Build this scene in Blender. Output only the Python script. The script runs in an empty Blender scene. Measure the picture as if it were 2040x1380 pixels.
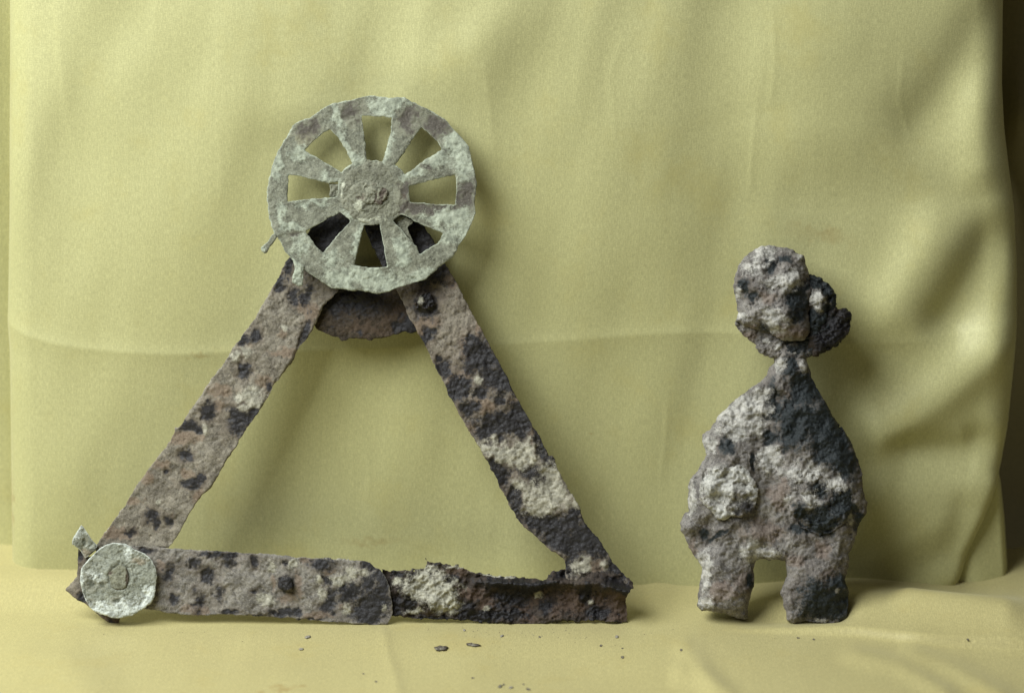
import bpy, math, random
import numpy as np
from mathutils import Vector, Matrix
random.seed(7)
R = math.radians
scene = bpy.context.scene
COL = scene.collection

# ------------------------------------------------------------------ camera, world, light
S = 0.0002                 # metres per photo pixel on the plane the finds lean in
DIST = 1.1333              # camera to that plane
PITCH = R(15)
CX, CY, GY = 1020.0, 690.0, 1240.0
UP = Vector((0, math.sin(PITCH), math.cos(PITCH)))
OUT = Vector((0, -math.cos(PITCH), math.sin(PITCH)))
CEN = UP * ((GY - CY) * S)
YB = 0.040                 # foot of the hanging cloth; it leans back a little
LEANB = 0.075
def yb(z): return YB + LEANB * z

cam = bpy.data.cameras.new("camera")
cam.lens = 100; cam.sensor_width = 36; cam.clip_start = 0.02; cam.clip_end = 50
cam_o = bpy.data.objects.new("camera", cam); COL.objects.link(cam_o)
cam_o.location = CEN + OUT * DIST
cam_o.rotation_euler = (math.pi / 2 - PITCH, 0, 0)
cam.dof.use_dof = True; cam.dof.focus_distance = DIST - 0.004; cam.dof.aperture_fstop = 5.6
scene.camera = cam_o

world = bpy.data.worlds.new("World"); scene.world = world; world.use_nodes = True
bg = world.node_tree.nodes["Background"]
bg.inputs[0].default_value = (1.0, 0.93, 0.80, 1); bg.inputs[1].default_value = 0.09

def area(name, loc, target, size, power, color):
    l = bpy.data.lights.new(name, 'AREA'); l.shape = 'RECTANGLE'; l.size, l.size_y = size
    l.energy = power; l.color = color
    o = bpy.data.objects.new(name, l); COL.objects.link(o); o.location = loc
    o.rotation_euler = (Vector(target) - Vector(loc)).to_track_quat('-Z', 'Y').to_euler()
    return o
area("window_light", (-0.60, -0.41, 0.86), (0.03, 0.02, 0.08), (0.85, 0.65), 25.5, (0.94, 0.985, 1.0))

scene.view_settings.view_transform = 'Standard'; scene.view_settings.look = 'None'
scene.view_settings.exposure = 0.0; scene.view_settings.gamma = 1
scene.render.engine = 'CYCLES'
scene.cycles.max_bounces = 8

# ------------------------------------------------------------------ noise and shape helpers
def _hash(ix, iy, seed):
    h = (ix.astype(np.int64) * 374761393 + iy.astype(np.int64) * 668265263 + seed * 974711) & 0xffffffff
    h = ((h ^ (h >> 13)) * 1274126177) & 0xffffffff
    h = ((h ^ (h >> 16)) * 2246822519) & 0xffffffff
    return ((h ^ (h >> 15)) & 0xffff) / 32767.5 - 1.0
def vnoise(x, y, seed=0):
    ix, iy = np.floor(x), np.floor(y); fx, fy = x - ix, y - iy
    fx = fx * fx * fx * (fx * (fx * 6 - 15) + 10); fy = fy * fy * fy * (fy * (fy * 6 - 15) + 10)
    a, b = _hash(ix, iy, seed), _hash(ix + 1, iy, seed)
    c, d = _hash(ix, iy + 1, seed), _hash(ix + 1, iy + 1, seed)
    return (a * (1 - fx) + b * fx) * (1 - fy) + (c * (1 - fx) + d * fx) * fy
def fbm(x, y, scale, seed=0, oct=3, gain=0.5):
    x = np.asarray(x, float) / scale; y = np.asarray(y, float) / scale
    v = 0; a = 1
    for o in range(oct):
        cr, sr = math.cos(o * 1.3 + .5), math.sin(o * 1.3 + .5)
        v = v + a * vnoise(x * cr - y * sr + 17.3 * o, x * sr + y * cr - 9.1 * o, seed + o * 31)
        x = x * 2.03; y = y * 2.03; a *= gain
    return v
def sm(a, b, x):
    t = np.clip((x - a) / (b - a), 0, 1); return t * t * (3 - 2 * t)
def sdf(x, y, poly):
    """distance to the outline, positive inside"""
    best = np.full(x.shape, 1e18); inside = np.zeros(x.shape, bool)
    n = len(poly)
    for i in range(n):
        x0, y0 = poly[i]; x1, y1 = poly[(i + 1) % n]
        dx, dy = x1 - x0, y1 - y0; L = dx * dx + dy * dy + 1e-12
        t = np.clip(((x - x0) * dx + (y - y0) * dy) / L, 0, 1)
        best = np.minimum(best, (x - x0 - t * dx) ** 2 + (y - y0 - t * dy) ** 2)
        if y0 != y1:
            c = ((y0 > y) != (y1 > y)) & (x < (x1 - x0) * (y - y0) / (y1 - y0) + x0)
            inside ^= c
    d = np.sqrt(best); return np.where(inside, d, -d)
def pathdist(x, y, pts):
    best = np.full(x.shape, 1e18); side = np.zeros(x.shape); tt = np.zeros(x.shape)
    n = len(pts) - 1
    for i in range(n):
        x0, y0 = pts[i]; x1, y1 = pts[i + 1]
        dx, dy = x1 - x0, y1 - y0; L = dx * dx + dy * dy + 1e-12
        t = np.clip(((x - x0) * dx + (y - y0) * dy) / L, 0, 1)
        d = (x - x0 - t * dx) ** 2 + (y - y0 - t * dy) ** 2
        m = d < best
        best = np.where(m, d, best); side = np.where(m, np.sign((x - x0) * dy - (y - y0) * dx), side)
        tt = np.where(m, (i + t) / n, tt)
    return np.sqrt(best), side, tt
def Z(x0, y0, sc, pts):      # outline read from an enlarged view
    return [(x0 + p[0] / sc, y0 + p[1] / sc) for p in pts]
def ZP(x0, y0, sc, items):   # patches: kind, x, y, rx, ry, [rot, strength]
    out = []
    for it in items:
        k, x, y, rx, ry = it[:5]; rot = it[5] if len(it) > 5 else 0; st = it[6] if len(it) > 6 else 1
        out.append((k, x0 + x / sc, y0 + y / sc, rx / sc, ry / sc, rot, st))
    return out
def patchfield(x, y, patches, kind):
    f = np.full(x.shape, -1.0)
    w1 = fbm(x, y, 16, 400, 3, .65); w2 = fbm(x, y, 16, 500, 3, .65)
    for k, cx, cy, rx, ry, rot, st in patches:
        if k != kind: continue
        c, s = math.cos(R(rot)), math.sin(R(rot))
        am = min(9., .36 * math.sqrt(rx * ry)); xw = x + am * w1 - cx; yw = y + am * w2 - cy
        u = (xw * c + yw * s) / rx; v = (-xw * s + yw * c) / ry
        r = (np.abs(u) ** 2.4 + np.abs(v) ** 2.4) ** (1 / 2.4)
        f = np.maximum(f, np.clip(1.15 - r, -1, 1) - (1 - st) * 0.55)
    return f

def new_mesh_object(name, verts, faces, mat, parent=None, attrs=None, smooth=True):
    me = bpy.data.meshes.new(name)
    me.vertices.add(len(verts)); me.vertices.foreach_set("co", np.asarray(verts, np.float32).ravel())
    faces = np.asarray(faces, np.int32)
    me.loops.add(faces.size); me.loops.foreach_set("vertex_index", faces.ravel())
    me.polygons.add(len(faces)); me.polygons.foreach_set("loop_start", np.arange(len(faces), dtype=np.int32) * faces.shape[1])
    me.polygons.foreach_set("loop_total", np.full(len(faces), faces.shape[1], np.int32))
    me.update(calc_edges=True); me.validate()
    me.polygons.foreach_set("use_smooth", np.full(len(me.polygons), smooth))
    for k, a in (attrs or {}).items():
        at = me.attributes.new(k, 'FLOAT', 'POINT'); at.data.foreach_set("value", np.asarray(a, np.float32))
    me.materials.append(mat)
    o = bpy.data.objects.new(name, me); COL.objects.link(o)
    if parent: o.parent = parent
    return o

def to_local(px, py, z, org):
    """photo pixels on the leaning plane, z pixels out of it -> local metres of the find (x right, y away, z up the plane)"""
    f = 1 - z * S / DIST
    return (CX + (px - CX) * f - org[0]) * S, -z * S, (org[1] - (CY + (py - CY) * f)) * S

def relief(name, outline, mat, parent, org, holes=(), step=2.0, z0=0.0, e=2.0, T=3.0, r=5.0, Tb=None,
           rag=1.5, ragscale=14, lumps=((40, 2.0), (14, 1.2), (5, .6)), bumps=(), layers=(), patches=(),
           seed=1, edge_pale=0.0, terr=0.0, dome=False, hfun=None, pit=1.2, z0fun=None, patchnoise=0.35):
    ox = [p[0] for p in outline]; oy = [p[1] for p in outline]
    xs = np.arange(min(ox) - 3 * step, max(ox) + 3 * step, step); ys = np.arange(min(oy) - 3 * step, max(oy) + 3 * step, step)
    X, Y = np.meshgrid(xs, ys, indexing='ij')
    def field(X, Y):
        d = sdf(X, Y, outline)
        for h in holes: d = np.minimum(d, -sdf(X, Y, h))
        return d
    D0 = field(X, Y)
    D = D0 + rag * fbm(X, Y, ragscale, seed + 5, 3, .6)
    gx, gy = np.gradient(D, step)
    g = np.sqrt(gx * gx + gy * gy) + 1e-6
    ins = D > 0
    mv = np.where(ins, 0, np.clip(-D, 0, step * 1.6))
    X2 = X + gx / g * mv; Y2 = Y + gy / g * mv
    Dm = np.maximum(D, 0)
    # cells
    c = ins[:-1, :-1] | ins[1:, :-1] | ins[:-1, 1:] | ins[1:, 1:]
    nx, ny = X.shape
    ii, jj = np.nonzero(c)
    idx = lambda i, j: i * ny + j
    quads = np.stack([idx(ii, jj), idx(ii, jj + 1), idx(ii + 1, jj + 1), idx(ii + 1, jj)], 1)
    used = np.unique(quads); remap = np.full(nx * ny, -1); remap[used] = np.arange(len(used))
    q = remap[quads]
    px, py, d = X2.ravel()[used], Y2.ravel()[used], Dm.ravel()[used]
    fin = np.clip(d / 3.0, 0, 1)
    u = np.clip(d / r, 0, 1); prof = np.sqrt(np.maximum(0, 1 - (1 - u) ** 2))
    dk, pl, ru = (patchfield(px, py, patches, k) for k in 'dpr')
    n1 = fbm(px, py, 9, seed + 90, 3, .6)
    h = T * prof
    nz = 0
    for k, (sc, am) in enumerate(lumps):
        f_ = fbm(px + 6 * n1 * (k > 0), py - 5 * n1 * (k > 0), sc, seed + 11 * k, 2)
        nz = nz + (am * f_ if k == 0 else am * (.35 * f_ + 1.15 * (.5 - 2 * np.abs(f_))))
    dkm = sm(-.1, .35, dk + patchnoise * n1); plm = sm(-.1, .35, pl + patchnoise * n1)
    nz = nz - pit * dkm + pit * .7 * plm
    # small deep pits and raised scabs
    pn = fbm(px, py, 8, seed + 200, 2, .6)
    nz = nz - pit * 1.2 * sm(.5, .8, pn)
    if terr:
        tn = fbm(px, py, 30, seed + 700, 4, .55) * 2.2 + .25 * fbm(px, py, 6, seed + 701, 2)
        fl_ = np.floor(tn); nz = nz + terr * (fl_ + sm(.38, .62, tn - fl_))
        nz = nz - terr * .9 * sm(.10, .0, np.abs(fbm(px, py, 34, seed + 720, 3, .5)))
    h = h + nz * fin
    for poly, hh, w in layers:
        dl = sdf(px, py, poly) + 2.0 * fbm(px, py, 8, seed + 44, 3, .6)
        h = h + hh * sm(-w, w, dl)
    for b in bumps:  # x, y, rx, ry, rot, height, flatness
        cx, cy, rx, ry, rot, hh, fl = b
        cc, ss = math.cos(R(rot)), math.sin(R(rot))
        uu = ((px - cx) * cc + (py - cy) * ss) / rx; vv = (-(px - cx) * ss + (py - cy) * cc) / ry
        rr = np.sqrt(uu * uu + vv * vv) + .08 * fbm(px, py, max(rx, ry) * .5, seed + 61, 2)
        h = h + hh * (1 - sm(fl, 1.0, rr))
    if hfun is not None: h = h + hfun(px, py, d)
    base = z0 if z0fun is None else z0 + z0fun(px, py)
    zf = base + e + h
    tb = T if Tb is None else Tb
    zb = base - e - tb * prof - 0.5 * fin * fbm(px, py, 12, seed + 7, 2)
    zf = np.maximum(zf, zb + 0.6)
    xf, yf, zf_ = to_local(px, py, zf, org); xb, yb, zb_ = to_local(px, py, zb, org)
    V = np.concatenate([np.stack([xf, yf, zf_], 1), np.stack([xb, yb, zb_], 1)])
    N = len(px)
    # boundary edges
    ed = np.concatenate([q[:, [0, 1]], q[:, [1, 2]], q[:, [2, 3]], q[:, [3, 0]]])
    key = ed[:, 0].astype(np.int64) * N + ed[:, 1]; rkey = ed[:, 1].astype(np.int64) * N + ed[:, 0]
    be = ed[~np.isin(key, rkey)]
    walls = np.stack([be[:, 1], be[:, 0], be[:, 0] + N, be[:, 1] + N], 1)
    F = np.concatenate([q, q[:, ::-1] + N, walls])
    edge = np.exp(-d / 3.0) * edge_pale
    pl = np.maximum(pl, -1 + 1.9 * edge)
    at = {'dark': np.tile(dk, 2), 'pale': np.tile(pl, 2), 'rust': np.tile(ru, 2)}
    return new_mesh_object(name, V, F, mat, parent, at)

# ------------------------------------------------------------------ materials
def nt(mat):
    mat.use_nodes = True; t = mat.node_tree; t.nodes.clear(); return t, t.nodes, t.links
def node(N, typ, **kw):
    n = N.new(typ)
    for k, v in kw.items():
        if k.startswith('i_'): n.inputs[k[2:].replace('_', ' ')].default_value = v
        else: setattr(n, k, v)
    return n
def tex(N, L, co, scale, detail=4, rough=.6, kind='noise'):
    if kind == 'noise':
        n = N.new('ShaderNodeTexNoise'); n.inputs['Scale'].default_value = scale
        n.inputs['Detail'].default_value = detail; n.inputs['Roughness'].default_value = rough
        L.new(co, n.inputs['Vector']); return n.outputs['Fac']
    n = N.new('ShaderNodeTexVoronoi'); n.inputs['Scale'].default_value = scale
    L.new(co, n.inputs['Vector']); return n.outputs['Distance']
def math_(N, L, op, a, b=None, c=None):
    m = N.new('ShaderNodeMath'); m.operation = op
    for i, v in enumerate((a, b, c)):
        if v is None: continue
        if isinstance(v, (int, float)): m.inputs[i].default_value = v
        else: L.new(v, m.inputs[i])
    return m.outputs[0]
def remap(N, L, v, a, b, lo=0., hi=1.):
    m = N.new('ShaderNodeMapRange'); m.interpolation_type = 'SMOOTHSTEP'
    L.new(v, m.inputs[0]); m.inputs[1].default_value = a; m.inputs[2].default_value = b
    m.inputs[3].default_value = lo; m.inputs[4].default_value = hi; return m.outputs[0]
def mixc(N, L, f, a, b):
    m = N.new('ShaderNodeMix'); m.data_type = 'RGBA'
    if isinstance(f, (int, float)): m.inputs[0].default_value = f
    else: L.new(f, m.inputs[0])
    for s, v in ((6, a), (7, b)):
        if isinstance(v, tuple): m.inputs[s].default_value = (*v, 1)
        else: L.new(v, m.inputs[s])
    return m.outputs[2]

def corroded(name, base1, base2, dark=(.015, .0145, .016), pale=(.36, .345, .27), rust=(.125, .082, .052),
             spots=0.62, pale_auto=0.70, rust_auto=0.64, bump=0.00033, gloss=.36, metallic=0.0):
    m = bpy.data.materials.new(name); t, N, L = nt(m)
    out = N.new('ShaderNodeOutputMaterial'); bs = N.new('ShaderNodeBsdfPrincipled'); L.new(bs.outputs[0], out.inputs[0])
    co = N.new('ShaderNodeTexCoord').outputs['Object']
    n_big = tex(N, L, co, 110, 4, .6); n_mid = tex(N, L, co, 420, 5, .65); n_fine = tex(N, L, co, 1700, 4, .7)
    n_b2 = tex(N, L, N_off(N, L, co, 3.1), 190, 5, .65); n_b3 = tex(N, L, N_off(N, L, co, 7.7), 260, 5, .7)
    n_grain = tex(N, L, co, 4200, 2, .6)
    def at(k):
        a = N.new('ShaderNodeAttribute'); a.attribute_name = k; return a.outputs['Fac']
    nj = math_(N, L, 'ADD', math_(N, L, 'MULTIPLY', math_(N, L, 'SUBTRACT', n_mid, .5), 1.5),
               math_(N, L, 'MULTIPLY', math_(N, L, 'SUBTRACT', n_fine, .5), 1.7))
    nj2 = math_(N, L, 'ADD', math_(N, L, 'MULTIPLY', math_(N, L, 'SUBTRACT', n_b3, .5), 1.9),
                math_(N, L, 'MULTIPLY', math_(N, L, 'SUBTRACT', n_fine, .5), 1.7))
    def mask(k, nz, auto, nauto):
        v = math_(N, L, 'ADD', at(k), nz)
        a = remap(N, L, v, -.30, .45)
        b = remap(N, L, nauto, auto - .03, auto + .10)
        return a, math_(N, L, 'MAXIMUM', a, b)
    dm_, dk = mask('dark', nj, spots, n_b2)
    halo = remap(N, L, math_(N, L, 'ADD', at('dark'), nj), -.85, -.1, 0, .30)
    _, pl = mask('pale', nj2, pale_auto, n_b3)
    _, ru = mask('rust', nj, rust_auto, tex(N, L, N_off(N, L, co, 13.), 150, 5, .65))
    ru = math_(N, L, 'MAXIMUM', ru, halo)
    c = mixc(N, L, remap(N, L, n_big, .35, .65), base1, base2)
    c = mixc(N, L, remap(N, L, n_mid, .50, .34, 0, .65), c, tuple(v * .50 for v in base1))
    c = mixc(N, L, remap(N, L, n_mid, .54, .68, 0, .6), c, tuple(min(1, v * 1.4) for v in base2))
    # grain of sand and dirt
    c = mixc(N, L, remap(N, L, n_fine, .52, .70, 0, .55), c, tuple(min(1, v * 1.75) for v in base2))
    c = mixc(N, L, remap(N, L, n_fine, .46, .30, 0, .75), c, tuple(v * .38 for v in base1))
    c = mixc(N, L, math_(N, L, 'MULTIPLY', ru, .46), c, mixc(N, L, n_fine, rust, tuple(min(1, v * 1.9) for v in rust)))
    c = mixc(N, L, math_(N, L, 'MULTIPLY', pl, .78), c, mixc(N, L, remap(N, L, n_mid, .35, .65), tuple(v * .62 for v in pale), tuple(min(.85, v * 1.25) for v in pale)))
    dcol = mixc(N, L, remap(N, L, n_fine, .5, .72), dark, tuple(v * 2.2 + .003 for v in dark))
    dk2 = math_(N, L, 'MULTIPLY', dk, math_(N, L, 'SUBTRACT', 1., math_(N, L, 'MULTIPLY', pl, .85)))
    c = mixc(N, L, math_(N, L, 'MULTIPLY', dk2, .96), c, dcol)
    L.new(c, bs.inputs['Base Color'])
    rgh = math_(N, L, 'SUBTRACT', .86, math_(N, L, 'MULTIPLY', dk2, gloss))
    L.new(rgh, bs.inputs['Roughness']); bs.inputs['Specular IOR Level'].default_value = .22
    bs.inputs['Metallic'].default_value = metallic
    hgt = math_(N, L, 'ADD', math_(N, L, 'MULTIPLY', n_mid, 1.0), math_(N, L, 'MULTIPLY', n_fine, .55))
    hgt = math_(N, L, 'ADD', hgt, math_(N, L, 'MULTIPLY', n_grain, .2))
    hgt = math_(N, L, 'SUBTRACT', hgt, math_(N, L, 'MULTIPLY', dk2, .25))
    hgt = math_(N, L, 'ADD', hgt, math_(N, L, 'MULTIPLY', pl, .15))
    b = N.new('ShaderNodeBump'); b.inputs['Strength'].default_value = 1.0; b.inputs['Distance'].default_value = bump
    L.new(hgt, b.inputs['Height']); L.new(b.outputs[0], bs.inputs['Normal'])
    return m
def N_off(N, L, co, v):
    a = N.new('ShaderNodeVectorMath'); a.operation = 'ADD'; L.new(co, a.inputs[0]); a.inputs[1].default_value = (v, v * .7, v * .3)
    return a.outputs[0]

def satin(name, col_a, col_b, stain=(.23, .13, .03)):
    m = bpy.data.materials.new(name); t, N, L = nt(m)
    out = N.new('ShaderNodeOutputMaterial'); bs = N.new('ShaderNodeBsdfPrincipled'); L.new(bs.outputs[0], out.inputs[0])
    tc = N.new('ShaderNodeTexCoord'); uv = tc.outputs['UV']; co = tc.outputs['Object']
    def str_(sx, sy):
        mp = N.new('ShaderNodeMapping'); mp.inputs['Scale'].default_value = (sx, sy, 1); L.new(uv, mp.inputs[0]); return mp.outputs[0]
    warp = tex(N, L, str_(2600, 420), 1, 3, .7); weft = tex(N, L, str_(520, 2600), 1, 2, .6)
    speck = tex(N, L, uv, 1900, 2, .7); cloud = tex(N, L, co, 14, 4, .6); mot = tex(N, L, co, 60, 4, .6)
    c = mixc(N, L, remap(N, L, cloud, .35, .65), col_a, col_b)
    c = mixc(N, L, remap(N, L, warp, .3, .7, .75, 0), c, tuple(v * .66 for v in col_a))
    c = mixc(N, L, remap(N, L, weft, .42, .75, 0, .3), c, tuple(min(1, v * 1.35) for v in col_a))
    c = mixc(N, L, remap(N, L, speck, .45, .7, 0, .55), c, tuple(v * .62 for v in col_a))
    slub = tex(N, L, str_(1100, 26), 1, 4, .7); slub2 = tex(N, L, str_(30, 900), 1, 4, .7)
    c = mixc(N, L, remap(N, L, slub, .35, .65, .22, 0), c, tuple(v * .70 for v in col_a))
    c = mixc(N, L, remap(N, L, slub2, .5, .75, 0, .14), c, tuple(v * .72 for v in col_a))
    c = mixc(N, L, remap(N, L, tex(N, L, N_off(N, L, co, 5.), 32, 5, .65), .52, .75, 0, .35), c, tuple(v * q for v, q in zip(col_a, (.82, .74, .55))))
    a = N.new('ShaderNodeAttribute'); a.attribute_name = 'stain'
    st = remap(N, L, math_(N, L, 'ADD', a.outputs['Fac'], math_(N, L, 'MULTIPLY', math_(N, L, 'SUBTRACT', mot, .5), 1.0)), .2, 1.3, 0, .6)
    c = mixc(N, L, st, c, stain)
    L.new(c, bs.inputs['Base Color'])
    bs.inputs['Roughness'].default_value = .42; bs.inputs['Specular IOR Level'].default_value = .5
    L.new(mixc(N, L, .5, (1, 1, 1), tuple(min(1, v * 2) for v in col_a)), bs.inputs['Specular Tint'])
    bs.inputs['Sheen Weight'].default_value = .25; bs.inputs['Sheen Roughness'].default_value = .4
    bs.inputs['Sheen Tint'].default_value = (1, .96, .7, 1)
    hg = math_(N, L, 'ADD', warp, math_(N, L, 'MULTIPLY', weft, .6))
    b = N.new('ShaderNodeBump'); b.inputs['Strength'].default_value = .35; b.inputs['Distance'].default_value = .00012
    L.new(hg, b.inputs['Height'])
    b2 = N.new('ShaderNodeBump'); b2.inputs['Strength'].default_value = .5; b2.inputs['Distance'].default_value = .0006
    mp = N.new('ShaderNodeMapping'); mp.inputs['Scale'].default_value = (75, 30, 1); mp.inputs['Rotation'].default_value = (0, 0, .25); L.new(uv, mp.inputs[0])
    L.new(tex(N, L, mp.outputs[0], 1, 3, .5), b2.inputs['Height']); L.new(b.outputs[0], b2.inputs['Normal']); L.new(b2.outputs[0], bs.inputs['Normal'])
    return m

M_cloth = satin("yellow_satin", (.470, .452, .216), (.505, .486, .240))
M_floor = satin("yellow_satin_table", (.455, .400, .180), (.485, .430, .198))
M_rear = satin("olive_shade_cloth", (.21, .18, .085), (.23, .20, .095))  # shadow behind the backdrop is put into this dark cloth colour
M_strap = corroded("corroded_iron_tan", (.125, .110, .084), (.205, .184, .142), spots=.80, pale_auto=.90, rust_auto=.64)
M_strapR = corroded("corroded_iron_blotched", (.120, .102, .078), (.200, .176, .136), spots=.72, pale_auto=.88, rust_auto=.64)
M_bar = corroded("corroded_iron_grey", (.130, .119, .101), (.212, .196, .166), spots=.82, pale_auto=.84, rust_auto=.74)
M_broken = corroded("corroded_iron_dark", (.024, .020, .016), (.052, .042, .032), spots=.60, pale_auto=.86, rust_auto=.72, dark=(.009, .0085, .0095), pale=(.41, .395, .31), rust=(.085, .055, .038))
M_plate = corroded("corroded_iron_shadow", (.030, .023, .015), (.052, .040, .026), spots=.60, pale_auto=.92, rust_auto=.80, rust=(.06, .04, .026))  # wheel's shadow is put into this darkened iron colour
M_wheel = corroded("verdigris_alloy", (.130, .131, .096), (.210, .214, .160), dark=(.075, .066, .054), pale=(.34, .37, .285), rust=(.16, .145, .09),
                   spots=.80, pale_auto=.72, rust_auto=.80, bump=.0003, gloss=.1)
M_hub = corroded("dirt_on_hub", (.150, .150, .108), (.205, .205, .150), dark=(.07, .055, .042), pale=(.45, .46, .35), spots=.80, pale_auto=.78, rust_auto=.76, bump=.00035, gloss=.05)
M_disc = corroded("verdigris_disc", (.18, .188, .148), (.255, .264, .212), dark=(.08, .085, .062), pale=(.56, .59, .53), rust=(.2, .15, .1), spots=.82, pale_auto=.64, rust_auto=.84, bump=.00045, gloss=.1)
M_fig = corroded("corroded_iron_lumpy", (.120, .109, .098), (.222, .206, .184), dark=(.010, .0145, .016), pale=(.43, .415, .37), rust=(.105, .070, .048),
                 spots=.74, pale_auto=.82, rust_auto=.68, bump=.0005)
M_lump = corroded("pale_crust", (.22, .20, .175), (.33, .31, .28), dark=(.03, .028, .028), pale=(.52, .51, .455), spots=.76, pale_auto=.70, rust_auto=.75, bump=.0008)
M_crumb = corroded("rust_crumb", (.03, .022, .02), (.05, .035, .03), spots=.55, pale_auto=.9)
M_crumbp = corroded("pale_crumb", (.28, .25, .22), (.34, .31, .27), spots=.8)

# ------------------------------------------------------------------ cloth
def project(x, y, z):
    """world point -> photo pixel (used only to read fold positions off the traced drawing of the cloth)"""
    v = (y - CEN.y) * UP.y + (z - CEN.z) * UP.z
    dep = DIST - ((y - CEN.y) * OUT.y + (z - CEN.z) * OUT.z)
    return CX + x / dep * DIST / S, CY - v / dep * DIST / S
def x_at(px, z, y=YB):
    dep = DIST - ((y - CEN.y) * OUT.y + (z - CEN.z) * OUT.z)
    return (px - CX) * S * dep / DIST
def crest(x, y, pts, w, h, w2=None, cusp=False, taper=.25):
    """ridge along a path: w on its left side, w2 on its right side"""
    d, sd, t = pathdist(x, y, pts)
    w2 = w if w2 is None else w2
    ww = np.where(sd > 0, w, w2)
    p = np.exp(-d / ww) if cusp else np.exp(-(d / ww) ** 2)
    if taper > 0: p = p * sm(-.001, taper, t) * sm(-.001, taper, 1 - t)
    return h * p

def cloth_obj(name, P, mat, UVs, stain, parent=None):
    nx, ny = P.shape[:2]
    i, j = np.meshgrid(np.arange(nx - 1), np.arange(ny - 1), indexing='ij'); i = i.ravel(); j = j.ravel()
    F = np.stack([i * ny + j, (i + 1) * ny + j, (i + 1) * ny + j + 1, i * ny + j + 1], 1)
    o = new_mesh_object(name, P.reshape(-1, 3), F, mat, parent, {'stain': stain.ravel()})
    uvl = o.data.uv_layers.new(name="UVMap")
    li = np.empty(len(o.data.loops), np.int32); o.data.loops.foreach_get("vertex_index", li)
    uvl.data.foreach_set("uv", UVs.reshape(-1, 2)[li].astype(np.float32).ravel())
    return o

def interp(v, pts):
    return np.interp(v, [p[0] for p in pts], [p[1] for p in pts])

def smoothinterp(v, pts, k=12):
    return sum(interp(v + o, pts) for o in np.linspace(-k, k, 5)) / 5

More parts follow.
